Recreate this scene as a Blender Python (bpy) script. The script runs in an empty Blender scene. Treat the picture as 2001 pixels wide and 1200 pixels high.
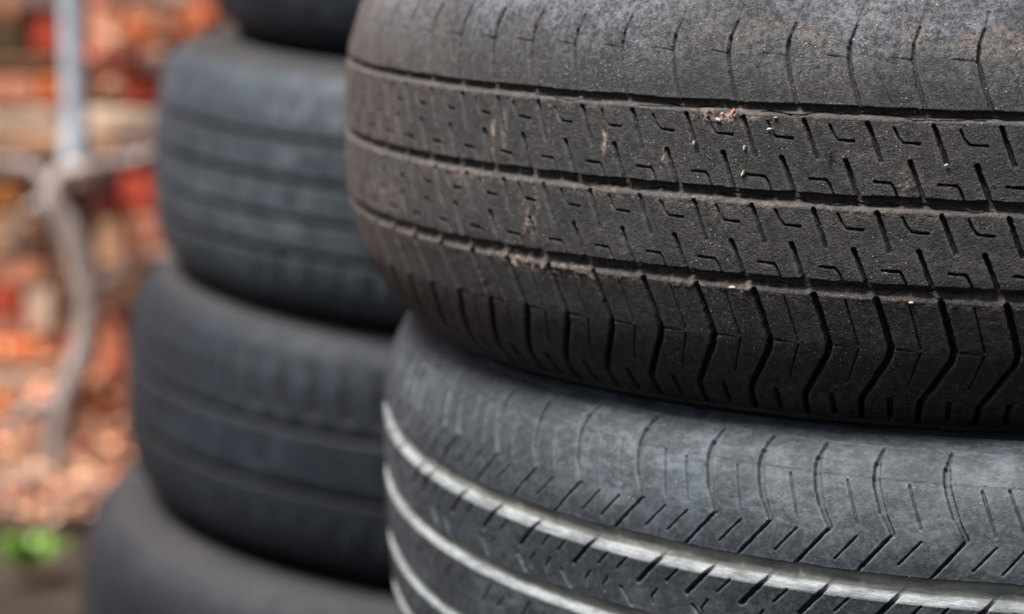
import bpy, math, random
import numpy as np

# ------------------------------------------------------------ camera, light, exposure
scene = bpy.context.scene
C = scene.collection
CAMZ = 0.757
PITCH = 0.15
cam = bpy.data.cameras.new("camera"); camo = bpy.data.objects.new("camera", cam); C.objects.link(camo)
camo.location = (0, 0, CAMZ); camo.rotation_euler = (math.pi/2 - PITCH, 0, 0)
cam.sensor_width = 36; cam.lens = 4660/2001*36; cam.clip_start = .02; cam.clip_end = 400
cam.dof.use_dof = True; cam.dof.focus_distance = .865; cam.dof.aperture_fstop = 6.0
scene.camera = camo

SUN_EL, SUN_AZ = math.radians(65), math.radians(-117)     # azimuth: direction the light comes from, clockwise from +Y
w = bpy.data.worlds.new("World"); scene.world = w; w.use_nodes = True
nt = w.node_tree; nt.nodes.clear()
sky = nt.nodes.new('ShaderNodeTexSky'); sky.sky_type = 'NISHITA'; sky.sun_disc = False
sky.sun_elevation = SUN_EL; sky.sun_rotation = SUN_AZ
sky.air_density = 1.0; sky.dust_density = 4.0; sky.ozone_density = 1.0
bg = nt.nodes.new('ShaderNodeBackground'); bg.inputs[1].default_value = .062
wo = nt.nodes.new('ShaderNodeOutputWorld')
nt.links.new(sky.outputs[0], bg.inputs[0]); nt.links.new(bg.outputs[0], wo.inputs[0])
sun = bpy.data.lights.new("sun", 'SUN'); sun.energy = 4.8; sun.angle = math.radians(20); sun.color = (1, .97, .93)
suno = bpy.data.objects.new("sun", sun); C.objects.link(suno)
from mathutils import Vector, Matrix
sd = Vector((math.sin(SUN_AZ)*math.cos(SUN_EL), math.cos(SUN_AZ)*math.cos(SUN_EL), math.sin(SUN_EL)))
suno.rotation_euler = sd.to_track_quat('Z', 'Y').to_euler(); suno.location = (0, -2, 4)
vs = scene.view_settings; vs.view_transform = 'Standard'; vs.look = 'None'; vs.gamma = 1; vs.use_curve_mapping = False
vs.exposure = 1.3
scene.render.engine = 'CYCLES'
scene.cycles.max_bounces = 6

rng = np.random.default_rng(7); random.seed(7)

# ------------------------------------------------------------ helpers
def tag(o, label=None, cat=None, group=None, kind=None):
    if label: o['label'] = label
    if cat: o['category'] = cat
    if group: o['group'] = group
    if kind: o['kind'] = kind
    return o
def link(o, parent=None):
    C.objects.link(o)
    if parent: o.parent = parent
    return o
def empty(name, loc, rot=(0, 0, 0)):
    o = bpy.data.objects.new(name, None); o.empty_display_size = .05
    o.location = loc; o.rotation_euler = rot
    return link(o)
def mesh_obj(name, verts, faces, mat, parent=None, smooth=False):
    me = bpy.data.meshes.new(name)
    me.from_pydata([tuple(v) for v in verts], [], [tuple(f) for f in faces]); me.update()
    if smooth: me.polygons.foreach_set('use_smooth', [True]*len(me.polygons))
    me.materials.append(mat)
    return link(bpy.data.objects.new(name, me), parent)
def grid_mesh(name, P, mat, parent, wrap, attrs=None):
    """P: (rows, cols, 3); wrap joins the last column to the first"""
    n, m = P.shape[:2]
    idx = np.arange(n*m).reshape(n, m)
    if wrap: nx = np.roll(idx, -1, 1); a, b, c, d = idx[:-1], nx[:-1], nx[1:], idx[1:]
    else: a, b, c, d = idx[:-1, :-1], idx[:-1, 1:], idx[1:, 1:], idx[1:, :-1]
    q = np.stack([a, b, c, d], -1).reshape(-1, 4)
    me = bpy.data.meshes.new(name)
    me.vertices.add(n*m); me.vertices.foreach_set('co', P.reshape(-1).astype(np.float32))
    me.loops.add(q.size); me.loops.foreach_set('vertex_index', q.reshape(-1).astype(np.int32))
    me.polygons.add(len(q)); me.polygons.foreach_set('loop_start', np.arange(0, q.size, 4, dtype=np.int32))
    me.polygons.foreach_set('use_smooth', np.ones(len(q), bool))
    me.update(calc_edges=True)
    for k, v in (attrs or {}).items():
        at = me.attributes.new(k, 'FLOAT', 'POINT'); at.data.foreach_set('value', v.reshape(-1).astype(np.float32))
    me.materials.append(mat)
    return link(bpy.data.objects.new(name, me), parent)

class Mat:
    """little node-graph writer"""
    def __init__(s, name):
        s.m = bpy.data.materials.new(name); s.m.use_nodes = True
        s.nt = s.m.node_tree; s.bsdf = s.nt.nodes['Principled BSDF']
        s.tc = s.nt.nodes.new('ShaderNodeTexCoord'); s.obj = s.tc.outputs['Object']
    def n(s, t, **kw):
        o = s.nt.nodes.new(t)
        for k, v in kw.items(): setattr(o, k, v)
        return o
    def l(s, a, b): s.nt.links.new(a, b)
    def set(s, sock, v):
        if hasattr(v, 'default_value') or hasattr(v, 'links'): s.l(v, sock)
        else: sock.default_value = v
    def noise(s, scale, detail=4, rough=.55, vec=None, dist=0):
        o = s.n('ShaderNodeTexNoise'); o.inputs['Scale'].default_value = scale
        o.inputs['Detail'].default_value = detail; o.inputs['Roughness'].default_value = rough
        o.inputs['Distortion'].default_value = dist
        s.l(vec or s.obj, o.inputs['Vector']); return o.outputs['Fac']
    def mapping(s, scale):
        o = s.n('ShaderNodeMapping'); o.inputs['Scale'].default_value = scale; s.l(s.obj, o.inputs['Vector']); return o.outputs[0]
    def ramp(s, f, a, b, lo=0., hi=1.):
        o = s.n('ShaderNodeMapRange'); s.l(f, o.inputs[0]); o.interpolation_type = 'SMOOTHSTEP'
        for i, v in zip((1, 2, 3, 4), (a, b, lo, hi)): o.inputs[i].default_value = v
        return o.outputs[0]
    def mix(s, f, a, b, mode='MIX'):
        o = s.n('ShaderNodeMix', data_type='RGBA', blend_type=mode)
        s.set(o.inputs[0], f)
        for i, v in ((6, a), (7, b)):
            if isinstance(v, tuple): o.inputs[i].default_value = (*v, 1)[:4]
            else: s.l(v, o.inputs[i])
        return o.outputs[2]
    def math(s, op, a, b=None):
        o = s.n('ShaderNodeMath', operation=op); s.set(o.inputs[0], a)
        if b is not None: s.set(o.inputs[1], b)
        return o.outputs[0]
    def attr(s, name):
        o = s.n('ShaderNodeAttribute', attribute_name=name); return o.outputs['Fac']
    def tread_xy(s, a, b):
        o = s.n('ShaderNodeCombineXYZ'); s.l(s.math('MULTIPLY', s.attr('along'), a), o.inputs[0]); s.l(s.math('MULTIPLY', s.attr('across'), b), o.inputs[1]); return o.outputs[0]
    def attrc(s, name):
        o = s.n('ShaderNodeAttribute', attribute_name=name); return o.outputs['Color']
    def bump(s, h, dist, strength=1., prev=None):
        o = s.n('ShaderNodeBump'); o.inputs['Distance'].default_value = dist; o.inputs['Strength'].default_value = strength
        s.l(h, o.inputs['Height'])
        if prev: s.l(prev, o.inputs['Normal'])
        return o.outputs[0]
    def out(s, col, rough, normal=None, spec=.5):
        s.set(s.bsdf.inputs['Base Color'], (*col, 1) if isinstance(col, tuple) else col)
        s.set(s.bsdf.inputs['Roughness'], rough); s.bsdf.inputs['Specular IOR Level'].default_value = spec
        if normal: s.l(normal, s.bsdf.inputs['Normal'])
        return s.m

def rubber(name, base, dusty, patch, groove_col, dust_col, rough=.62, grit=1., speck=.5, patch_amt=.6, spec=.2, streak=0., scuff=None, toplit_dust=None, edge=.6):
    M = Mat(name)
    big = M.ramp(M.noise(13, 5, .6), .40, .66)
    mid = M.ramp(M.noise(70, 5, .65, dist=.6), .42, .68)
    fine = M.noise(420, 4, .7)
    col = M.mix(M.ramp(fine, .42, .72), base, dusty)
    col = M.mix(M.math('MULTIPLY', M.math('MULTIPLY', big, mid), patch_amt), col, patch)
    if toplit_dust:      # shoulder facing up: sky light painted as bluish paleness, with dust and brown stains
        sa = M.attr('toplit_dust')
        b1 = M.ramp(M.noise(22, 5, .65, dist=.5), .36, .62, .35, 1); b2 = M.ramp(M.noise(420, 4, .8), .36, .64, .1, 1)
        col = M.mix(M.math('MULTIPLY', M.math('MULTIPLY', sa, b1), M.math('MULTIPLY', b2, .9)), col, toplit_dust[0])
        b3 = M.ramp(M.noise(34, 5, .7, vec=M.mapping((1, 1, 1.3))), .52, .66)
        col = M.mix(M.math('MULTIPLY', M.math('MULTIPLY', sa, b3), M.math('MULTIPLY', b2, .8)), col, toplit_dust[1])
    tf = M.math('MULTIPLY', M.attr('film'), M.ramp(M.noise(380, 4, .8), .38, .62, .25, 1))
    col = M.mix(tf, col, (.118, .101, .090))
    if scuff:
        f = M.math('MULTIPLY', M.ramp(M.noise(9, 3, .5, vec=M.mapping((1, 1, 2))), .42, .62), M.ramp(M.noise(1, 6, .75, vec=M.tread_xy(.05, .11)), .44, .66))
        col = M.mix(M.math('MULTIPLY', f, .55), col, scuff)
    if streak:
        st = M.ramp(M.noise(26, 4, .7, vec=M.mapping((1.6, 1.6, .5))), .5, .66)
        col = M.mix(M.math('MULTIPLY', st, streak), col, dusty)
    # recess shade painted into the cuts: darker base colour without the surface bloom
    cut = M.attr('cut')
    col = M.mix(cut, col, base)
    # highlight painted paler along the worn block edges
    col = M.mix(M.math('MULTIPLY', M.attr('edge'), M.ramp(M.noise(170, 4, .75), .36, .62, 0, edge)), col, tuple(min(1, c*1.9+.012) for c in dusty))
    # debris and lichen where the mesh says it gathers
    du = M.math('MULTIPLY', M.attr('dust'), M.ramp(M.noise(260, 5, .8), .47, .60))
    col = M.mix(du, col, dust_col)
    g = M.attr('groove')
    gm = M.math('MULTIPLY', M.ramp(M.noise(300, 4, .7), .2, .8, .7, 1.), M.ramp(M.noise(1, 5, .7, vec=M.tread_xy(.045, .25)), .34, .6, .5, 1.))
    gc = M.mix(M.ramp(M.noise(1, 6, .75, vec=M.tread_xy(.13, .9)), .36, .64), groove_col, tuple(a*.55*b for a, b in zip(groove_col, (1.04, .98, .88))))
    gc = M.mix(M.ramp(g, .5, .85), tuple(a*b for a, b in zip(groove_col, (.80, .73, .61))), gc)     # grit on the groove floor; lip paler with dust and a painted sky highlight
    col = M.mix(M.math('MULTIPLY', M.ramp(g, 0, .5), gm), col, gc)
    # pale sand grains
    v = M.n('ShaderNodeTexVoronoi'); v.inputs['Scale'].default_value = 620; M.l(M.obj, v.inputs['Vector'])
    gr = M.ramp(v.outputs['Distance'], .10, .22, 1, 0)
    sep = M.n('ShaderNodeSeparateColor'); M.l(v.outputs['Color'], sep.inputs[0])
    pick = M.math('GREATER_THAN', sep.outputs[0], 1-.2*speck)
    thin = M.ramp(M.noise(24, 4, .6), .38, .6, .15, 1)
    gr = M.math('MULTIPLY', M.math('MULTIPLY', gr, pick), thin)
    col = M.mix(gr, col, (.34, .31, .28))
    dots = M.ramp(M.noise(1500, 2, .6), .60, .70)
    col = M.mix(M.math('MULTIPLY', M.math('MULTIPLY', dots, thin), min(.5*speck, .6)), col, (.20, .19, .18))
    h = M.math('ADD', M.noise(1100, 3, .8), M.math('MULTIPLY', M.noise(300, 3, .6), .28))
    nb = M.bump(h, .0006*grit, .85)
    nb = M.bump(gr, .0005, .8, nb)
    nb = M.bump(M.math('MULTIPLY', M.noise(1, 5, .8, vec=M.tread_xy(.5, 2.2)), g), .0009, .9, nb)
    ro = M.ramp(M.noise(60, 4, .6), .3, .7, rough-.1, rough+.12)
    return M.out(col, ro, nb, spec)

# ------------------------------------------------------------ tyre builder
def smoothstep(x): x = np.clip(x, 0, 1); return x*x*(3-2*x)
def vnoise(s, w, scale_s, scale_w, seed):
    r = np.random.default_rng(seed); G = r.random((97, 89))
    a, b = s/scale_s+1000, w/scale_w+1000
    i, j = np.floor(a).astype(int), np.floor(b).astype(int)
    fa, fb = smoothstep(a-i), smoothstep(b-j)
    I0, I1, J0, J1 = i % 97, (i+1) % 97, j % 89, (j+1) % 89
    return (G[I0, J0]*(1-fa)*(1-fb)+G[I1, J0]*fa*(1-fb)+G[I0, J1]*(1-fa)*fb+G[I1, J1]*fa*fb)

def catmull(pts, n):
    """dense smooth curve through the profile points"""
    p = np.array([2*pts[0]-pts[1], *pts, 2*pts[-1]-pts[-2]]); out = []
    for i in range(1, len(p)-2):
        t = np.linspace(0, 1, n, endpoint=False)[:, None]
        out.append(.5*((2*p[i])+(-p[i-1]+p[i+1])*t+(2*p[i-1]-5*p[i]+4*p[i+1]-p[i+2])*t**2+(-p[i-1]+3*p[i]-3*p[i+1]+p[i+2])*t**3))
    return np.concatenate(out+[p[-2:-1]])

class Profile:
    """half section given as (|z|, drop below R) from the crown to the bead; w = signed arc length from the crown (mm)"""
    def __init__(s, R, half, seam_z):
        h = np.array(half)/1000.; s.R = R
        c = catmull(np.concatenate([[[-h[1, 0], h[1, 1]]], h]), 60)[60:]
        d = np.r_[0, np.cumsum(np.hypot(*np.diff(c, axis=0).T))]*1000
        s.z, s.r, s.d = c[:, 0], R-c[:, 1], d
        s.end = d[-1]
        k = np.argmax(s.z)
        s.zi, s.di = s.z[:k+1], d[:k+1]
        s.seam = s.w(seam_z)
    def w(s, z): return math.copysign(float(np.interp(abs(z)/1000., s.zi, s.di)), z)
    def at(s, w):
        a = np.abs(w); z = np.interp(a, s.d, s.z)*np.sign(w); r = np.interp(a, s.d, s.r)
        e = .4
        z2 = np.interp(a+e, s.d, s.z)-np.interp(np.maximum(a-e, -a+e), s.d, s.z)*np.where(a < e, -1, 1)
        r2 = np.interp(a+e, s.d, s.r)-np.interp(np.abs(a-e), s.d, s.r)
        L = np.hypot(z2, r2)+1e-12
        nr, nz = z2/L, -r2/L*np.sign(w)            # outward normal of the section
        nr = np.where(a < e, 1, nr); nz = np.where(a < e, 0, nz)
        return r, z, nr, nz

UP_HALF = [(0, 0), (16, .3), (31.5, 1.2), (49.5, 6), (61, 10.2), (72, 16.4), (82, 24.3), (89.5, 33), (94.3, 43), (95.8, 55), (90, 76), (76, 93), (66, 104), (60, 112), (53, 118)]
LO_HALF = [(0, 0), (24, .4), (47, 1.4), (60, 4.2), (72, 9.5), (80, 15.5), (86, 23), (89.5, 33), (90.5, 46), (89, 60), (84, 76), (75, 93), (66, 106), (58, 114), (50, 121)]

def tyre(name, loc, rot, R, half, seam_z, feats, rings, mt, ms, scols, wstep, label, group, sub=None, dustfn=None, cracks=(), clamp=None, wear=1., grooveamt=None, filmfn=None, steps=()):
    """feats: (s0,z0,s1,z1,width,depth,tint) cuts in mm; rings: list of ring grooves (ztop,zbottom,depth,lip,tint)"""
    pf = Profile(R, half, seam_z)
    root = empty(name, loc, rot)
    tag(root, label, 'tyre', group)
    s = scols; circ = 2*math.pi*R*1000
    wrows = np.arange(-pf.seam, pf.seam+wstep*.5, wstep); wrows = np.linspace(-pf.seam, pf.seam, len(wrows))
    S, W = np.meshgrid(s, wrows)
    H = np.zeros_like(S); G = np.zeros_like(S)
    for (zt, zb, dep, lip, tint) in rings:
        wt, wb = pf.w(zt), pf.w(zb)
        edge = .35
        wob = (vnoise(s, s*0, 9, 5, int(abs(zt)*10)+3)-.5)*.5+(vnoise(s, s*0, 2.2, 5, int(abs(zt)*10)+4)-.5)*.25
        up = smoothstep((wt+wob[None]-W)/edge+.5)
        lo = np.clip((W-(wb+wob[None]*.6))/lip, 0, 1); lo = lo**1.25*(1-.25*(1-lo))  # sloping rounded lower lip
        lo = smoothstep(lo*.92)*1.02
        H = np.maximum(H, dep*np.minimum(up, np.clip(lo, 0, 1)))
        G = np.maximum(G, tint*np.minimum(up, smoothstep((W-wb)/1.1+.3))*(1-.5*smoothstep((W-wb-lip*.75)/1.2)))
    for (s0, z0, s1, z1, wd, dep, tint) in feats:
        w0, w1 = pf.w(z0), pf.w(z1)
        pad = wd+1
        i0, i1 = np.searchsorted(s, [min(s0, s1)-pad, max(s0, s1)+pad]); j0, j1 = np.searchsorted(wrows, [min(w0, w1)-pad, max(w0, w1)+pad])
        if i1-i0 < 2 or j1-j0 < 2: continue
        a = S[j0:j1, i0:i1]; b = W[j0:j1, i0:i1]
        dx, dy = s1-s0, w1-w0; L2 = dx*dx+dy*dy+1e-9
        t = np.clip(((a-s0)*dx+(b-w0)*dy)/L2, 0, 1)
        d = np.hypot(a-s0-t*dx, b-w0-t*dy)
        d = d+(vnoise(a, b, 1.6, 1.6, 11)-.5)*min(.35, wd*.3)
        k = smoothstep((wd/2-d)/max(.28, wd*.22)+.5)
        H[j0:j1, i0:i1] = np.maximum(H[j0:j1, i0:i1], dep*k)
        G[j0:j1, i0:i1] = np.maximum(G[j0:j1, i0:i1], tint*k)
    for (zc, a0, a1, seed) in cracks:                 # wandering hairline cracks round the groove floors
        for k in range(2):
            cw = pf.w(zc)+(vnoise(s, s*0, 11, 1, seed+k)-.5)*2.2+(vnoise(s, s*0, 2.7, 1, seed+9+k)-.5)*.8-.5*k
            on = (vnoise(s, s*0, 17, 1, seed+20+k) > .42+.12*k) & (s > a0) & (s < a1)
            d = np.abs(W-cw[None]); kk = smoothstep((.22-d)/.25+.4)*on[None]
            H = H+.9*kk; G = G*(1-kk)
    H = H+wear*((vnoise(S, W, 14, 12, 5)-.5)*.35+(vnoise(S, W, 3.1, 2.7, 6)-.5)*.10)
    dust = dustfn(S, W, pf) if dustfn else np.zeros_like(S)
    toplit_dust = smoothstep((W-pf.w(33))/32)
    film = filmfn(S, W, pf) if filmfn else np.zeros_like(S)
    H = H-dust*np.clip(vnoise(S, W, 1.3, 1.2, 61)-.45, 0, 1)*1.6
    for (zc, hh) in steps: H = H-hh*smoothstep((W-pf.w(zc))/.8)
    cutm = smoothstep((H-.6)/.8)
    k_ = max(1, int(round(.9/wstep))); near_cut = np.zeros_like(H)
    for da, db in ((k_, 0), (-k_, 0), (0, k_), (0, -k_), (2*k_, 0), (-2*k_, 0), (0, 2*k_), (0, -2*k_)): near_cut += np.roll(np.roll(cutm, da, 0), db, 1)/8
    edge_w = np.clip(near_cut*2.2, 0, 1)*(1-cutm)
    th = S/(R*1000)-math.pi/2
    r, z, nr, nz = pf.at(W)
    r = r-H*nr/1000; z = z-H*nz/1000
    M = (Matrix.Translation(Vector(loc)) @ __import__('mathutils').Euler(rot).to_matrix().to_4x4())
    def place(r, z, th):
        P = np.stack([r*np.cos(th), r*np.sin(th), z], -1)
        if clamp is not None:                          # squashed flat where the next tyre bears on it
            cm, lim_r, lim_z = clamp
            T = np.array(cm.inverted() @ M)
            q = P@T[:3, :3].T+T[:3, 3]
            rr = np.hypot(q[..., 0], q[..., 1])
            over = np.clip(q[..., 2]-np.interp(rr, lim_r, lim_z), 0, None)
            inv = np.linalg.inv(T[:3, :3])
            P = P+(np.stack([over*0, over*0, -over], -1))@inv.T
        return P
    grid_mesh('tread', place(r, z, th), mt, root, True, {'groove': G, 'dust': dust, 'toplit_dust': toplit_dust, 'film': film, 'cut': smoothstep((H-.7)/.8), 'edge': edge_w, 'along': S, 'across': W})
    # sidewalls with moulded rings and an inner liner
    ss = s[::sub] if sub else s
    for sg in (1, -1):
        a = np.linspace(pf.seam, pf.end, 110)
        S2, A = np.meshgrid(ss, a); th2 = S2/(R*1000)-math.pi/2
        r, z, nr, nz = pf.at(A*sg)
        rise = np.zeros_like(A)
        e = pf.seam
        for c0, c1, hh in ((e+2.5, e+4, .5), (e+6, e+6.8, .25), (e+30, e+31.5, .5), (pf.end-22, pf.end-19, .8)):
            rise += hh*smoothstep((A-c0)/.8)*smoothstep((c1+.8-A)/.8)
        rise += ((vnoise(S2, A, 22, 14, 8)-.5)*.3)*wear*np.clip((A-e)/3, 0, 1)
        r = r+rise*nr/1000; z = z+rise*nz/1000
        P = place(r, z, th2)
        # bead and inner liner
        inn = np.array([(-5, -1.5), (-7, 3), (-4, 12), (3, 30), (6, 48), (4, 62), (-4, 80), (-16, 92), (-40, 98), (-50, 99.5)])/1000.
        ez, er = pf.z[-1], pf.r[-1]
        zi = ez+inn[:, 0]; zi[-1] = 0; ri = er+inn[:, 1]; zi = np.clip(zi, 0, None)*sg
        ri = np.minimum(ri, R-.012)
        RI, TI = np.meshgrid(ri, ss/(R*1000)-math.pi/2, indexing='ij'); ZI = np.repeat(zi[:, None], len(ss), 1)
        P = np.concatenate([P, place(RI, ZI, TI)])
        if sg < 0: P = P[::-1]
        zero = np.zeros(P.shape[:2])
        grid_mesh('sidewall', P, ms, root, True, {'groove': zero, 'dust': zero})
    return root, M

def columns(R, fine, step, coarse):
    """sample positions round the tyre in mm: dense over the arc that faces the camera"""
    c = 2*math.pi*R*1000; a, b = fine
    x = np.arange(a, b, step); rest = np.linspace(b, a+c, int((c-(b-a))/coarse)+1)[:-1]
    return np.concatenate([x, rest])

# ------------------------------------------------------------ front stack
GROUP_F = 'worn tyres in the near stack'
upper_loc = (.2315, 1.1439, CAMZ); 
def tyre_frame(c, zc, tx, ty, yaw=0):
    Rm = Matrix.Rotation(ty, 3, 'Y') @ Matrix.Rotation(tx, 3, 'X')
    loc = Vector((c[0], c[1], CAMZ))+Rm @ Vector((0, 0, zc))
    return tuple(loc), tuple(Rm.to_euler())
RU, RL = .31, .34
uloc, urot = tyre_frame((.2315, 1.1439), -.0835, .0212, .0113)
lloc, lrot = tyre_frame((.2693, 1.14), -.2481, .0707, -.0339)

# upper tyre pattern, one pitch measured at K (mm round the tread, mm across it)
NU = 83; PU = 2*math.pi*RU*1000/NU
uf = []
r1 = random.Random(3)
for i in range(NU):
    K = -114.6+(i-20)*PU
    j = lambda a=.25: r1.uniform(-a, a)
    def pl(pts, wd, dep, tint=0.):
        q = 1+.35*min(1, max(0, (-225-K)/60))        # less worn towards the left end
        for (a, b), (c, d) in zip(pts[:-1], pts[1:]): uf.append((K+a, b, K+c, d, wd*q, dep*q, tint))
    fade = r1.uniform(.7, 1.05)
    pl([(3.0, 66), (1.8, 60)], 1.0, .5*fade, .25)
    pl([(1.8, 60), (0, 54)], 1.35, 1.0*fade, .1); pl([(0, 54), (0, 48.8), (2.2, 41), (6, 31)], 1.45, 1.5*fade, .0)
    pl([(-8+j(2), 49.3), (-3, 49), (0, 48.4)], .35, .7, 0)
    pl([(12.2, 45.5-r1.uniform(0, 5)), (17.3, 33)], .5, .6*fade)
    for off, z in ((0, 0), (4.3, -32)):
        pl([(9.1+off+j(), 25.9+z), (14.3+off, 12.4+z+j(.5))], 1.5, 3.0, 0)
        pl([(1.2+off+j(), 12.3+z+j(.4)), (6.4+off, -.6+z)], 1.6, 3.2, 0)
        pl([(-5+off, 24.8+z), (-3.6+off, 21.6+z), (-1.7+off, 19.5+z), (4.4+off+j(.6), 19.3+z)], .75, 1.9)
        pl([(-11.5+off+j(.5), 5+z), (-5.4+off, 4.8+z), (-4.2+off, 3.2+z), (-2.6+off, -.6+z)], .75, 1.9)
    pl([(14.1, -38.2), (17.2, -49), (19.2, -57)], 2.3, 4.6); pl([(19.2, -57), (18.2, -61), (5.9, -79.5), (3.6, -91)], 2.4, 4.6)
    pl([(19.8, -57.2), (23.6, -57.2)], .8, 1.4); pl([(23.6, -57.2), (28+j(1.5), -57.4)], .3, .6)
    pl([(2.5, -39.2), (6.9, -56.3)], .5, 1.3); pl([(6.9, -58), (1.5, -72)], .5, 1.3)
    pl([(-6, -78.5), (-7, -88)], 2.3, 2.2)
rsU = [(31.6, 26.6, 2.3, 2.9, .32), (-.3, -6.4, 2.7, 3.4, .32), (-32.1, -38.6, 2.9, 3.6, .35)]

def dust_upper(S, W, pf):
    D = .08*vnoise(S, W, 20, 12, 41)
    for z, a in ((27, .22), (-5.5, .34), (-37.5, .42)):
        m = np.exp(-((W-pf.w(z))/2.6)**2)
        D = np.maximum(D, a*m*(.35+.9*vnoise(S, W, 16, 40, 43+int(abs(z)))))
    for s0, z, ra, rb, a in ((-262, -37, 14, 4, 1.1), (-238, -38.5, 16, 3, 1.1), (-250, -22, 3, 5, .9), (-225, -38, 10, 2.5, 1), (-150, -38.5, 8, 3, .8), (-185, 8, 1.5, 5, .6), (-290, -8, 9, 3, .5), (-247, -12, 1.6, 8, .7), (-272, 12, 1.5, 8, .7),
                          (-160, 26.5, 12, 4, .9), (-345, -36, 40, 3, .4), (-265, 14, 1.6, 8, .6), (-212, 14, 1.2, 6, .8), (-90, 4, 5, 7, .4)):
        D = np.maximum(D, a*np.exp(-(((S-s0)/ra)**2+((W-pf.w(z))/rb)**2)))
    return D

def film_upper(S, W, pf):
    st = vnoise(S, W, 5, 26, 71)*.6+vnoise(S, W, 14, 60, 72)*.6
    left = smoothstep((-235-S)/190)
    return np.clip(.0+left*(.15+.5*st)+.05*vnoise(S, W, 30, 14, 73), 0, 1)
mU = rubber('upper_tyre_rubber', (.0045, .0046, .0056), (.0235, .0235, .026), (.040, .036, .035), (.080, .080, .086), (.36, .25, .20), rough=.56, grit=2.2, speck=1.2, patch_amt=.35, spec=.3, toplit_dust=((.150, .163, .188), (.15, .112, .088)))
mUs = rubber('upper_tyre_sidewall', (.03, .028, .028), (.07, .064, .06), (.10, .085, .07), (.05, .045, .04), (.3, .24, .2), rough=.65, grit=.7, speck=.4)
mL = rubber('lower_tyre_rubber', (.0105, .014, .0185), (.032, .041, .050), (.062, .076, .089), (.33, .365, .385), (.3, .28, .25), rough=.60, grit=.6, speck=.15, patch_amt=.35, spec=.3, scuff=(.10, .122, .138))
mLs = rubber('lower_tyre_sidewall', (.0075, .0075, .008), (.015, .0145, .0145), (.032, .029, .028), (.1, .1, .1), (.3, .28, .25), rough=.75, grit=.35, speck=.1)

cU = columns(RU, (-490, 130), .33, 1.8)
upt, MU = tyre('car_tyre', uloc, urot, RU, UP_HALF, 89, uf, rsU, mU, mUs, cU, .33,
     'brown-dusted black tyre with three ring grooves and L-shaped sipes, top of the near stack', GROUP_F, sub=4, dustfn=dust_upper, filmfn=film_upper,
     cracks=((28.8, -260, 200, 60), (-3.4, -230, 200, 70), (-35.2, -260, 200, 80)))

# lower tyre: pitches of varying length, as read off the tread
Ks = [-373.9, -339.9, -311.9, -284.0, -250.4, -215.7, -192.1, -168.0, -143.7, -116.1, -82.]
circ = 2*math.pi*RL*1000
r2 = random.Random(5)
full = list(Ks)
while full[0]+circ-full[-1] > 38: full.append(full[-1]+r2.choice((24, 28, 34)))
pit = [b-a for a, b in zip(full, full[1:]+[full[0]+circ])]
base = [(k, p) for k, p in zip(full, pit)]
lf = []
for k, p in base:
    for sh in (-circ, 0, circ):
        K = k+sh
        if K < -700 or K > 1700: continue
        j = lambda a=.3: r2.uniform(-a, a)
        def pl(pts, wd, dep, tint=0., flip=False, W=0):
            sz = lambda z: 1.065*z+.13*max(0, 1.065*z-62)
            pts = [(a*1.06+.016*max(0, b-58)**2, sz(b)) for a, b in pts]
            for (a, b), (c, d) in zip(pts[:-1], pts[1:]):
                lf.append((K+a, b, K+c, d, wd, dep, tint))
                lf.append((K-a+9, -b, K-c+9, -d, wd, dep, tint))     # the far shoulder repeats it turned half round
        n2 = 2 if p > 31 else 1
        pl([(-15.8, 79.2), (-14.5, 76)], 1.6, 1.5, .0)
        pl([(-14.5, 76), (-11.8, 72.3)], 2.5, 2.1, .08); pl([(-11.8, 72.3), (-9.3, 69.5), (-5, 64)], 2.6, 2.2, .10); pl([(-5, 64), (0, 57.8)], 1.9, 2.0, .06)
        pl([(0, 57.8), (-12.7, 43.2)], 1.05, 2.2, .0)
        for q in range(n2):
            o = 10.3+q*10
            pl([(o-9.4+j(), 71.8+j(.6)), (o-.4, 59.4+j(.8))], .75, 1.2, .03)
            pl([(o, 56.2), (o-7.6, 47.9+j(.4))], .6, 1.4, 0)
        w0 = -20
        pl([(w0, 40.2), (w0-13.1, 26.2)], 1.7, 2.6, .0)
        for q in range(n2):
            o = w0+5+q*9.3
            pl([(o, 34.1), (o-5, 28.9)], .75, 1.4); pl([(o-9.2, 25), (o-11.8, 21.6), (o-11.2, 19)], .8, 1.4)
        pl([(w0+11.5, 22), (w0+16.5, 16.5)], 1.2, 2.)
        lf.append((K-2, 4, K-9, -5, .9, 1.6, 0)); lf.append((K+8, 2, K+3, -4, .8, 1.3, 0))
stepsL = ((79, .2), (87.5, .3))
rsL = [(46.9, 36.4, 2.4, 4.2, 1.), (15.8, 6.8, 2.4, 4.0, 1.), (-15.6, -23.5, 2.6, 3.8, 1.), (-38.5, -46.9, 2.6, 4.0, 1.)]
cL = columns(RL, (-520, 100), .36, 2.)
low_half = LO_HALF
pfu_ = Profile(RU, UP_HALF, 80); k_ = np.argmax(pfu_.z)
lim_r = np.r_[pfu_.r[:k_+1][::-1]+.0004, RU+.0006]; lim_z = np.r_[-pfu_.z[:k_+1][::-1]-.0004, 1.]
lot, ML = tyre('car_tyre', lloc, lrot, RL, LO_HALF, 90.2, lf, rsL, mL, mLs, cL, .36,
     'grey scuffed tyre with pale ring grooves and chevron cuts under the brown-dusted one', GROUP_F, sub=4,
     dustfn=lambda S, W, pf: .08*vnoise(S, W, 30, 20, 51), steps=stepsL, clamp=(MU, lim_r, lim_z), wear=1.2)

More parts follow.
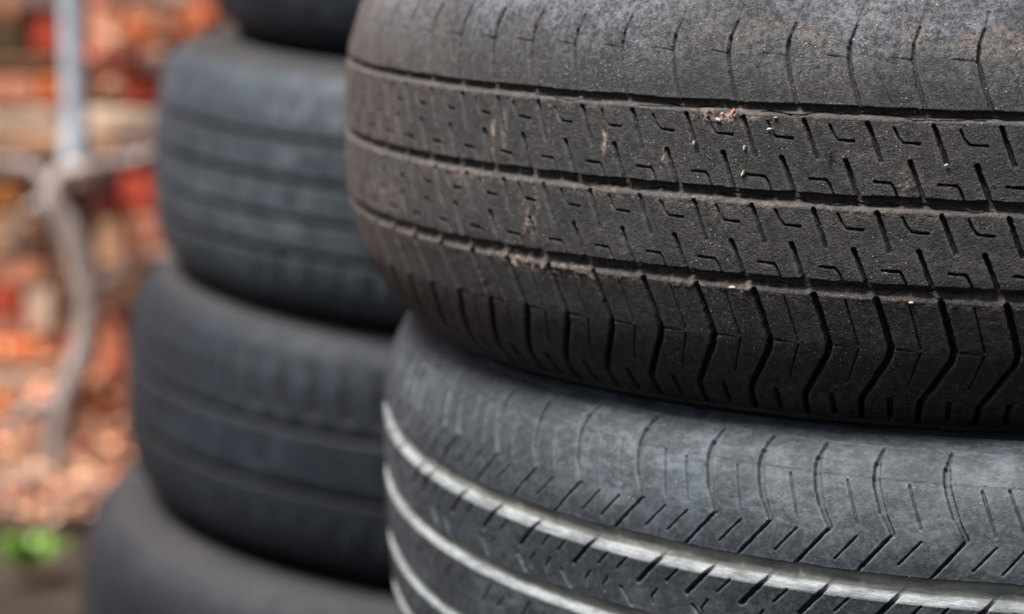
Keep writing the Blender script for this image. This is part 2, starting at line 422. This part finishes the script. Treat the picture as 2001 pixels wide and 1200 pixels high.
# ------------------------------------------------------------ back stack and the tyres below the frame
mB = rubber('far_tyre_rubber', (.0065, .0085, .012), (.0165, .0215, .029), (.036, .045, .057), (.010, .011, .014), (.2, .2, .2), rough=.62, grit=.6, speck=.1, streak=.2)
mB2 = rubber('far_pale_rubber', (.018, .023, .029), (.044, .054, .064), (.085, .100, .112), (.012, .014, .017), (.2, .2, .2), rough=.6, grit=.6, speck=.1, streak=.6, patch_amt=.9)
mB3 = rubber('far_dark_rubber', (.005, .0065, .0095), (.012, .015, .020), (.03, .03, .032), (.008, .008, .009), (.2, .2, .2), rough=.65, grit=.6, speck=.1, toplit_dust=((.020, .0215, .026), (.025, .024, .025)))
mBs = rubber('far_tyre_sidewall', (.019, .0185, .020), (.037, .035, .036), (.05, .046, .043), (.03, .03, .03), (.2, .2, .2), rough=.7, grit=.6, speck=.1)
GROUP_B = 'worn tyres in the far stack'
def simple_feats(R, pitch, kind):
    c = 2*math.pi*R*1000; n = round(c/pitch); p = c/n; f = []
    for i in range(n+1):
        K = -600+i*p
        for k in (K, ):
            if kind == 'bars':
                f += [(k, 62, k+2, 50, 5, 2.5, .5), (k+2, 50, k+5, 30, 6, 4, .8), (k, -62, k+3, -40, 3, 1.5, .2)]
            elif kind == 'lines':
                f += [(k, 68, k+4, 44, 3, 2, .3), (k, -68, k+4, -44, 3, 2.5, .3), (k+9, 20, k+12, 12, 2.5, 2, .3), (k+3, -4, k+8, -14, 2.5, 2, .3)]
            elif kind == 'blocks':
                f += [(k, 66, k+6, 40, 5, 4, .5), (k+4, 30, k-6, 6, 5, 4, .5), (k-4, -6, k+4, -30, 5, 4, .5), (k, -40, k+6, -66, 5, 4, .5)]
    return f
FAR_HALF = [(0, 0), (22, .5), (45, 2.5), (60, 6), (71, 11), (79, 19), (84.5, 31), (87, 45), (87, 58), (83, 76), (75, 92), (66, 104), (60, 112), (53, 118)]
far = [ # limb px, centre z, R, tilt x, tilt y, pattern
    ('bars', (.072, 1.86), .010, .30, .02, .03, [(30, 22, 6, 3, .6), (-22, -30, 6, 3, .6)],
        'black tyre at the top of the far stack, cut off by the photo\'s upper edge'),
    ('lines', (.044, 1.84), -.166, .31, .035, .05, [(40, 34, 4, 3, .6), (12, 6, 5, 3, .6), (-14, -20, 5, 3, .6), (-38, -44, 5, 3, .6)],
        'blurred bluish grey tyre with fine ring grooves, second from the top of the far stack'),
    ('bars', (.029, 1.84), -.340, .31, .045, .055, [(22, 15, 6, 3, .2), (-20, -29, 6, 5, 1.)],
        'blurred dark tyre with upright shoulder bars, third from the top of the far stack'),
    ('plain', (.008, 1.83), -.518, .322, .05, .05, [(20, 12, 5, 3, .6), (-12, -20, 5, 3, .6)],
        'widest blurred near-black tyre with a smooth shoulder, lowest in view at the far stack'),
    ('lines', (.0, 1.84), -.67, .32, .0, .0, [(30, 22, 6, 3, .6), (-22, -30, 6, 3, .6)],
        'tyre resting on the ground at the very bottom of the far stack'),
]
for kind, c, z, R, tx, ty, rg, lab in far:
    loc, rot = tyre_frame(c, z, tx, ty)
    tyre('car_tyre', loc, rot, R, FAR_HALF, 80, simple_feats(R, 26, kind), rg, mB2 if 'bluish' in lab else mB3 if 'widest' in lab else mB, mBs, columns(R, (-500, -490), 2., 2.), 1.1, lab, GROUP_B)
for c, z, R, tx, ty, lab in (((.262, 1.14), -.450, .325, .03, -.01, 'black tyre carrying the grey scuffed tyre in the near stack'),
                       ((.255, 1.14), -.652, .325, .0, .0, 'black tyre on the ground at the foot of the near stack')):
    loc, rot = tyre_frame(c, z, tx, ty)
    tyre('car_tyre', loc, rot, R, [(a*1.07, b) for a, b in UP_HALF], 84, simple_feats(R, 26, 'lines'), [(30, 22, 6, 3, .6), (-22, -30, 6, 3, .6)], mB, mBs, columns(R, (-500, -490), 3, 3.), 1.6, lab, GROUP_F)

# ------------------------------------------------------------ ground
M_ = Mat('soil')
n1 = M_.noise(6, 6, .65); n2 = M_.noise(60, 5, .7)
col = M_.mix(M_.ramp(n1, .35, .7), (.03, .022, .016), (.07, .05, .035)); col = M_.mix(M_.ramp(n2, .5, .7), col, (.11, .08, .055))
soil = M_.out(col, .95, M_.bump(M_.math('ADD', n1, n2), .03), .2)
ax = np.concatenate([-np.geomspace(60, 3, 14), np.linspace(-2.8, 2.8, 140), np.geomspace(3, 60, 14)])
X, Y = np.meshgrid(ax, ax+1.5)
Zg = (vnoise(X*1000, Y*1000, 240, 240, 31)-.5)*.03+(vnoise(X*1000, Y*1000, 60, 60, 32)-.5)*.012
Zg = Zg*np.clip((np.hypot(X-.1, Y-1.5)-.3)/.6, 0.15, 1)-.012
g = grid_mesh('ground', np.stack([X, Y, Zg], -1), soil, None, False)
tag(g, 'bare brown soil at the foot of the wall', 'ground', kind='structure')

# ------------------------------------------------------------ brick wall
WY = 3.3
def wall_pt(u, v, y=WY):
    """where a measured point of the wall lies in the world"""
    x = (u-1000.5)/4660; up = (600-v)/4660; c, s = math.cos(PITCH), math.sin(PITCH)
    dy = c+up*s; dz = -s+up*c
    return x/dy*y, CAMZ+dz/dy*y
ORANGE, RED, DRED, CREAM, PINK, MAUVE, BROWN, OLIVE, TAN, DARK = ((.80, .21, .07), (.62, .09, .05), (.26, .05, .04), (.84, .62, .46), (.74, .30, .18), (.34, .22, .19),
     (.18, .09, .05), (.12, .08, .04), (.60, .33, .19), (.08, .06, .05))
cells = [(-30, 60, 25, 105, OLIVE), (64, 122, 30, 108, RED), (176, 240, 20, 130, PINK), (242, 302, 38, 96, ORANGE), (304, 350, 18, 84, PINK), (352, 410, 10, 80, ORANGE),
 (-60, 122, -60, 18, MAUVE), (176, 300, -60, 14, MAUVE), (304, 420, -60, 8, CREAM), (-30, 120, 108, 142, BROWN), (242, 330, 100, 140, MAUVE),
 (-60, 78, 146, 206, PINK), (82, 122, 146, 206, ORANGE), (176, 248, 132, 204, BROWN), (250, 340, 146, 208, RED),
 (-60, 124, 210, 256, CREAM), (176, 315, 212, 258, CREAM), (-60, 124, 262, 300, TAN), (176, 228, 262, 312, TAN), (230, 330, 262, 312, MAUVE),
 (-60, 70, 304, 346, MAUVE), (74, 130, 318, 368, DARK), (-60, 52, 352, 412, (.45, .17, .05)), (184, 232, 370, 418, DRED), (236, 334, 338, 414, RED), (140, 230, 318, 366, MAUVE),
 (-60, 30, 418, 500, TAN), (34, 100, 430, 500, BROWN), (196, 254, 424, 522, TAN), (258, 350, 418, 502, PINK), (104, 150, 418, 500, BROWN),
 (-60, 90, 506, 556, PINK), (94, 190, 506, 600, BROWN), (-60, 46, 560, 610, RED), (50, 112, 560, 650, CREAM), (196, 300, 526, 600, BROWN),
 (-60, 48, 614, 656, PINK), (-60, 120, 660, 706, ORANGE), (124, 190, 604, 700, BROWN), (194, 250, 604, 740, PINK), (-60, 92, 711, 757, CREAM), (96, 190, 704, 757, MAUVE),
 (-60, 30, 762, 806, ORANGE), (34, 155, 762, 812, MAUVE), (158, 222, 758, 812, (.55, .16, .05)), (226, 270, 744, 830, PINK),
 (-60, 100, 816, 866, MAUVE), (104, 196, 816, 866, BROWN), (198, 270, 834, 884, ORANGE), (-60, 84, 870, 918, TAN), (88, 196, 870, 936, (.62, .40, .30)), (198, 270, 888, 938, (.5, .2, .1))]
ymort = WY+.012
wroot = empty('brick_wall', (0, WY, 0)); tag(wroot, 'old red brick wall with rough cream mortar behind the tyre stacks', 'wall')
bv, bf, bc = [], [], []
def brick(x0, x1, z0, z1, col, depth=.012):
    jit = lambda a=.004: random.uniform(-a, a)
    yf = -depth-random.uniform(0, .008); b = .006; k = len(bv)
    for y, i in ((ymort-WY+.02, 0), (yf+.006, 0), (yf, b)):
        for x, z in ((x0+i, z0+i), (x1-i, z0+i), (x1-i, z1-i), (x0+i, z1-i)): bv.append((x+jit(.002), y+jit(.0015), z+jit(.002)))
    for r in (0, 4):
        for i in range(4):
            j2 = (i+1) % 4; bf.append((k+r+i, k+r+j2, k+r+4+j2, k+r+4+i)); bc.append(col)
    bf.append((k+8, k+9, k+10, k+11)); bc.append(col)
measured = []
for u0, u1, v0, v1, col in cells:
    x0, z1 = wall_pt(u0, v0); x1, z0 = wall_pt(u1, v1)
    brick(x0, x1, max(z0, -.02), z1, col); measured.append((x0, x1, z0, z1))
xa = min(m[0] for m in measured); xb = max(m[1] for m in measured); za = min(m[2] for m in measured); zb = max(m[3] for m in measured)
z = -.06; row = 0
while z < 2.35:
    x = -3.2+(.11 if row % 2 else 0)
    while x < 3.2:
        L = .215 if random.random() < .7 else .10
        if not (x+L > xa-.005 and x < xb+.005 and z+.062 > za-.004 and z < zb+.004):
            t = random.random()
            col = random.choice((ORANGE, RED, RED, DRED, PINK, TAN, CREAM, BROWN, MAUVE))
            brick(x, x+L, z, z+.063, col)
        x += L+.011
    z += .075; row += 1
Mb = Mat('old_brick'); c = Mb.mix(Mb.ramp(Mb.noise(30, 5, .7), .54, .8), Mb.attrc('tone'), (.60, .38, .27)); c = Mb.mix(Mb.ramp(Mb.noise(70, 5, .7), .55, .75), c, (.07, .05, .04))
mbrick = Mb.out(c, .9, Mb.bump(Mb.noise(140, 5, .7), .006), .2)
bo = mesh_obj('brickwork', bv, bf, mbrick, wroot)
at = bo.data.color_attributes.new('tone', 'FLOAT_COLOR', 'CORNER')
cc = []
for f, c in zip(bf, bc): cc += [(*c, 1)]*len(f)
at.data.foreach_set('color', np.array(cc, np.float32).reshape(-1))
Mm = Mat('lime_mortar'); mmort = Mm.out(Mm.mix(Mm.ramp(Mm.noise(25, 5, .7), .4, .7), (.34, .19, .125), (.09, .05, .035)), .95, Mm.bump(Mm.noise(90, 5, .7), .01), .2)
def box(x0, x1, y0, y1, z0, z1):
    v = [(x, y, z) for z in (z0, z1) for y in (y0, y1) for x in (x0, x1)]
    return v, [(0, 2, 3, 1), (4, 5, 7, 6), (0, 1, 5, 4), (2, 6, 7, 3), (0, 4, 6, 2), (1, 3, 7, 5)]
v, f = box(-3.2, 3.2, ymort-WY, ymort-WY+.22, -.1, 2.36)
mesh_obj('mortar', v, f, mmort, wroot)

# ------------------------------------------------------------ pipe, vine, weed, broken bricks
def tube(pts, rad, n=12, closed_ends=True):
    pts = [Vector(p) for p in pts]; V, F = [], []
    rad = rad if isinstance(rad, (list, tuple)) else [rad]*len(pts)
    for i, p in enumerate(pts):
        d = (pts[min(i+1, len(pts)-1)]-pts[max(i-1, 0)]).normalized()
        a = d.cross(Vector((0, 1, 0.01))).normalized(); b = d.cross(a).normalized()
        for k in range(n):
            t = 2*math.pi*k/n; V.append(p+(a*math.cos(t)+b*math.sin(t))*rad[i])
    for i in range(len(pts)-1):
        for k in range(n): F.append((i*n+k, i*n+(k+1) % n, (i+1)*n+(k+1) % n, (i+1)*n+k))
    for base_, fl in ((0, True), ((len(pts)-1)*n, False)):
        k0 = len(V); V += [V[base_+k].copy() for k in range(n)]; c = tuple(k0+k for k in range(n)); F.append(c[::-1] if fl else c)
    return V, F
def spline(pts, n=8):
    return [Vector(p) for p in catmull([np.array(p, float) for p in pts], n)]
Mp = Mat('weathered_pipe_paint'); mp = Mp.out(Mp.mix(Mp.ramp(Mp.noise(25, 5, .7), .4, .7), (.46, .50, .54), (.30, .31, .33)), .5, Mp.bump(Mp.noise(120, 4), .002))
Mv = Mat('pale_bark'); mv = Mv.out(Mv.mix(Mv.ramp(Mv.noise(30, 5, .7, vec=Mv.mapping((3, 3, 1))), .35, .65), (.46, .39, .35), (.15, .10, .08)), .85, Mv.bump(Mv.noise(90, 5, .7), .006))
px, pz = wall_pt(151, 325, 3.2); ztop = 2.3
proot = empty('drainpipe', (px, 3.2, pz)); tag(proot, 'pale blue-grey upright pipe fixed to the brick wall', 'pipe')
V, F = tube([(0, 0, 0), (0, 0, ztop-pz)], .0165, 24); mesh_obj('pipe', V, F, mp, proot, True)
for zz in (.02, .9, 1.35):
    V, F = tube([(0, 0, zz-.03), (0, 0, zz+.03)], .021, 24); b_ = mesh_obj('collar', V, F, mp, proot, True)
    v, f = box(-.012, .012, .0, .095, zz-.008, zz+.008); mesh_obj('bracket', v, f, mp, proot)
def vp(u, v, y=3.2): x, z = wall_pt(u, v, y); return (x, y, z)
vr = empty('vine', vp(110, 930)); o0 = Vector(vp(110, 930)); o0.z = 0; vr.location = o0
tag(vr, 'pale grey vine stem with dry red leaves climbing the brick wall under the pipe', 'vine')
stem = spline([vp(110, 960), vp(122, 800), vp(158, 700), vp(176, 610), vp(164, 530), vp(136, 455), vp(104, 395), vp(120, 345), vp(168, 330, 3.16), vp(230, 318), vp(300, 300), vp(360, 270)])
stem = [p-o0 for p in stem]; stem[0].z = -.02
rr = list(np.interp(np.linspace(0, 1, len(stem)), [0, .3, .55, .75, 1], [.014, .0185, .018, .009, .004]))
V, F = tube(stem, rr, 12); mesh_obj('stem', V, F, mv, vr, True)
for pts, ra in (([vp(106, 396), vp(70, 398), vp(38, 430), vp(28, 480), vp(34, 520)], .007), ([vp(108, 380), vp(60, 330), vp(10, 320), vp(-60, 290)], .010), 
                ([vp(176, 590), vp(206, 545), vp(250, 530), vp(290, 500), vp(350, 490)], .006), ([vp(130, 780), vp(70, 790), vp(10, 830), vp(-50, 850)], .009), ([vp(150, 720), vp(110, 760), vp(80, 860), vp(76, 950)], .008)):
    q = [p-o0 for p in spline(pts)]
    V, F = tube(q, list(np.linspace(ra, ra*.45, len(q))), 8); mesh_obj('branch', V, F, mv, vr, True)
V, F, LC = [], [], []
cl = [(random.uniform(-1.5, .5), random.uniform(.1, 1.45)) for _ in range(130)]
for i in range(850):
    cx, cz = random.choice(cl); x, z_ = random.gauss(cx, .045), random.gauss(cz, .04)
    if z_ < .02: continue
    L = random.uniform(.02, .05); a = random.uniform(0, 6.28); wd = L*random.uniform(.5, .8)
    d = Vector((math.cos(a), random.uniform(-.5, .2), math.sin(a))).normalized(); n_ = Vector((random.uniform(-.4, .4), -1, random.uniform(-.2, .6))); s_ = d.cross(n_).normalized()
    o = Vector((x, WY-.02-random.uniform(0, .05), z_))-o0; k = len(V)
    V += [o-d*L*.5, o+s_*wd*.5-Vector((0, .004, 0)), o+d*L*.5, o-s_*wd*.5-Vector((0, .004, 0))]; F += [(k, k+1, k+2), (k, k+2, k+3)]
    c_ = random.choice(((.62, .13, .05), (.50, .09, .04), (.26, .06, .03), (.66, .27, .14), (.12, .06, .035), (.30, .15, .08), (.70, .36, .22)))
    LC += [c_, c_]
Mq = Mat('red_leaf'); mq = Mq.out(Mq.attrc('tone'), .7)
fo = mesh_obj('foliage', V, F, mq, vr); at = fo.data.color_attributes.new('tone', 'FLOAT_COLOR', 'CORNER')
at.data.foreach_set('color', np.array([(*c, 1) for c in LC for _ in range(3)], np.float32).reshape(-1))
# weed
Ml = Mat('weed_leaf'); ml = Ml.out(Ml.mix(Ml.ramp(Ml.noise(20, 3), .3, .7), (.08, .19, .015), (.20, .34, .035)), .5)
def ground_pt(u, v, h=0):
    x = (u-1000.5)/4660; up = (600-v)/4660; c, s = math.cos(PITCH), math.sin(PITCH)
    dy = c+up*s; dz = -s+up*c; t = (h-CAMZ)/dz; return Vector((x*t, dy*t, h))
wp = ground_pt(52, 1105); wroot2 = empty('weed', wp); tag(wroot2, 'small bright green weed on the soil at the foot of the wall', 'plant')
V, F = [], []
for i in range(70):
    a = random.uniform(0, 6.28); e = random.uniform(.7, 1.45); L = random.uniform(.022, .06); wd = random.uniform(.005, .009)
    o = Vector((random.gauss(0, .012), random.gauss(0, .012), 0))
    d = Vector((math.cos(a)*math.cos(e), math.sin(a)*math.cos(e), math.sin(e))); sde = Vector((-math.sin(a), math.cos(a), 0))
    k = len(V); mid = o+d*L*.55; tip = o+d*L-Vector((0, 0, L*.2))
    V += [o, mid+sde*wd, tip, mid-sde*wd, mid+Vector((0, 0, -.002))]; F += [(k, k+1, k+4), (k+1, k+2, k+4), (k+2, k+3, k+4), (k+3, k, k+4)]
mesh_obj('leaf', V, F, ml, wroot2).name = 'foliage'
V, F = [], []
for i in range(9):
    a = i*.7; v_, f_ = tube([(0, 0, -.01), (math.cos(a)*.008, math.sin(a)*.008, .02), (math.cos(a)*.02, math.sin(a)*.02, .034)], [.0015, .0012, .0006], 6)
    k = len(V); V += v_; F += [tuple(k+q for q in ff) for ff in f_]
mesh_obj('stem', V, F, ml, wroot2)
# dry leaves heaped at the wall foot
V, F, LC = [], [], []
for i in range(2600):
    x = random.uniform(-1.5, .6); hgt = .20*math.exp(-((x+.62)/.30)**2)+.04
    q = random.random()**1.3; y = WY-.02-.22*q; zz = (1-q)*hgt*random.uniform(.3, 1.)+.004
    a = random.uniform(0, 6.28); L = random.uniform(.012, .03); wd = L*random.uniform(.3, .5)
    d = Vector((math.cos(a), math.sin(a)*.8, random.uniform(-.6, .6))).normalized(); s_ = d.cross(Vector((random.uniform(-.4, .4), -.6, .7))).normalized(); u_ = d.cross(s_)
    o = Vector((x, y, zz)); k = len(V)
    V += [o-d*L*.5, o+s_*wd*.5+u_*.002, o+d*L*.5, o-s_*wd*.5+u_*.002]; F += [(k, k+1, k+2), (k, k+2, k+3)]
    c_ = random.choice(((.62, .20, .07), (.45, .12, .05), (.70, .38, .22), (.72, .50, .36), (.22, .10, .05), (.34, .17, .08), (.10, .06, .04)))
    LC += [c_, c_]
Mq = Mat('dry_leaf'); mq = Mq.out(Mq.attrc('tone'), .8)
lo_ = mesh_obj('leaf_litter', V, F, mq); at = lo_.data.color_attributes.new('tone', 'FLOAT_COLOR', 'CORNER')
at.data.foreach_set('color', np.array([(*c, 1) for c in LC for _ in range(3)], np.float32).reshape(-1))
tag(lo_, 'heap of dry orange and brown leaves along the wall foot', 'leaves', kind='stuff')
# broken bricks along the wall foot
Mr = Mat('broken_brick'); mrs = {}
def rubble(x, y, sz, rz, col, label):
    key = col
    if key not in mrs:
        q = Mat('broken_brick_face'); mrs[key] = q.out(q.mix(q.ramp(q.noise(40, 5, .7), .4, .7), col, tuple(.5*a+.2 for a in col)), .9, q.bump(q.noise(120, 5, .7), .006), .2)
    n = 3; V, F = [], []
    # a box cut into a small lattice, corners knocked off
    import bmesh
    bm = bmesh.new(); bmesh.ops.create_cube(bm, size=1)
    bmesh.ops.subdivide_edges(bm, edges=bm.edges[:], cuts=4, use_grid_fill=True)
    rg = random.Random(int(x*1e4)+int(y*977))
    for v in bm.verts:
        c = v.co.copy(); k = max(0, (abs(c.x)+abs(c.y)+abs(c.z))-1.05)*.28
        v.co *= 1-k
        v.co += Vector((rg.uniform(-.03, .03), rg.uniform(-.03, .03), rg.uniform(-.03, .03)))
        if c.x > .2: v.co.x -= rg.uniform(0, .12)
        v.co = Vector((v.co.x*sz[0], v.co.y*sz[1], v.co.z*sz[2]))
    me = bpy.data.meshes.new('broken_brick'); bm.to_mesh(me); bm.free(); me.materials.append(mrs[key])
    o = bpy.data.objects.new('broken_brick', me); link(o); o.location = (x, y, sz[2]*.42); o.rotation_euler = (rg.uniform(-.25, .25), rg.uniform(-.25, .25), rz)
    tag(o, label, 'brick', 'broken bricks at the foot of the wall')
for (u, v), sz, rz, col, lab in (((140, 960), (.10, .07, .06), .4, (.60, .34, .24), 'pale pinkish brick lump lying against the wall beside the vine'),
        ((225, 950), (.10, .08, .06), -.5, (.45, .17, .08), 'orange brick lump by the wall, next to the far stack of tyres'),
        ((60, 965), (.09, .07, .045), 1.0, (.30, .22, .18), 'brownish brick lump by the wall, above the green weed'),
        ((165, 1000), (.09, .06, .045), .2, (.32, .13, .07), 'low dark-orange brick piece in front of the pale lump'),
        ((-10, 985), (.10, .06, .04), -.2, (.22, .15, .11), 'brown brick piece at the left edge of the photo')):
    p = ground_pt(u, v); rubble(p.x, min(p.y, WY-.06), sz, rz, col, lab)

# ------------------------------------------------------------ crumbs of debris caught on the upper tyre
pfU = Profile(RU, UP_HALF, 80)
def on_upper(s, z, lift=.4):
    wv = pfU.w(z); r, zz, nr, nz = pfU.at(np.array([wv])); th = s/(RU*1000)-math.pi/2
    r = r[0]+lift*nr[0]/1000; zz = zz[0]+lift*nz[0]/1000
    p = MU @ Vector((r*math.cos(th), r*math.sin(th), zz)); nrm = (MU.to_3x3() @ Vector((nr[0]*math.cos(th), nr[0]*math.sin(th), nz[0]))).normalized()
    tan = (MU.to_3x3() @ Vector((-math.sin(th), math.cos(th), 0))).normalized()
    return p, nrm, tan
cm = {}
def crumb(name, s, z, L, wd, ang, col, label, cat, lift=.4):
    if col not in cm: q = Mat('crumb'); cm[col] = q.out(q.mix(q.ramp(q.noise(900, 3), .3, .7), col, tuple(a*.55 for a in col)), .8)
    p, n_, t_ = on_upper(s, z, lift); b_ = n_.cross(t_)
    rg = random.Random(int(s*31+z*17)); V = []
    for k in range(8):
        a = 2*math.pi*k/8; e = rg.uniform(.75, 1.15)
        for hh in (-.5, .5): V.append((L/2*math.cos(a)*e, wd/2*math.sin(a)*e, hh*wd*.5+.12*L*math.cos(a)**2))
    V.append((0, 0, wd*.5)); V = [Vector(v)/1000 for v in V]
    F = [(2*k, 2*((k+1) % 8), 2*((k+1) % 8)+1, 2*k+1) for k in range(8)]+[(2*k+1, 2*((k+1) % 8)+1, 16) for k in range(8)]+[tuple(2*k for k in range(8))[::-1]]
    o = mesh_obj(name, V, F, cm[col])
    rot = Matrix((t_, b_, n_)).transposed() @ Matrix.Rotation(ang, 3, 'Z')
    o.location = p; o.rotation_euler = rot.to_euler()
    tag(o, label, cat, 'crumbs caught on the brown-dusted tyre')
WOOD, PALE, STRAW, RUST = (.48, .20, .10), (.40, .34, .28), (.34, .29, .19), (.4, .18, .1)
crumb('wood_chip', -156.5, 27.8, 2.4, 1.1, .9, WOOD, 'orange wood chip in the top ring groove of the brown-dusted tyre', 'chip', .3)
crumb('wood_chip', -151.5, 15, 1.8, 1.0, 1.3, PALE, 'pale wood crumb lodged in a slanted cut of the brown-dusted tyre', 'chip')
crumb('wood_chip', -142.0, 22.2, 1.9, 1.1, .2, PALE, 'pale chip lying right of the orange chip on the brown-dusted tyre', 'chip')
crumb('wood_chip', -151.5, 5.8, 2.8, 1.0, 1.1, STRAW, 'straw-coloured sliver below the pale chip on the brown-dusted tyre', 'chip')
crumb('grit_crumb', -162.5, 24.5, 2.2, 1.4, -.3, PALE, 'white crumb left of the orange chip on the brown-dusted tyre', 'crumb')
crumb('grit_crumb', -160.8, 26.8, 1.2, .9, .3, PALE, 'tiny white crumb just above the larger white crumb on the brown-dusted tyre', 'crumb')
crumb('wood_chip', -140, 26.4, 1.7, .7, .1, RUST, 'rust-brown chip in the top groove right of the orange chip', 'chip')
crumb('grit_crumb', -172.0, 15.5, 1.7, 1.0, 1.3, PALE, 'pale crumb in the slanted cut left of the orange chip', 'crumb')
crumb('grit_crumb', -77.2, 12.2, 1.6, 1.0, .5, STRAW, 'straw-coloured crumb at the foot of a slanted cut near the right edge', 'crumb')
crumb('straw', -119.5, 15.5, 9.5, .28, 1.35, STRAW, 'thin dry straw standing across the middle of the brown-dusted tyre', 'straw', .7)
crumb('grit_crumb', -88, -38.2, 2.0, .9, .1, PALE, 'white flake on the third groove lip at the right of the brown-dusted tyre', 'crumb')
crumb('grit_crumb', -156, -37.5, 2.6, 1.2, .1, PALE, 'white flake on the third groove lip near the middle of the brown-dusted tyre', 'crumb')
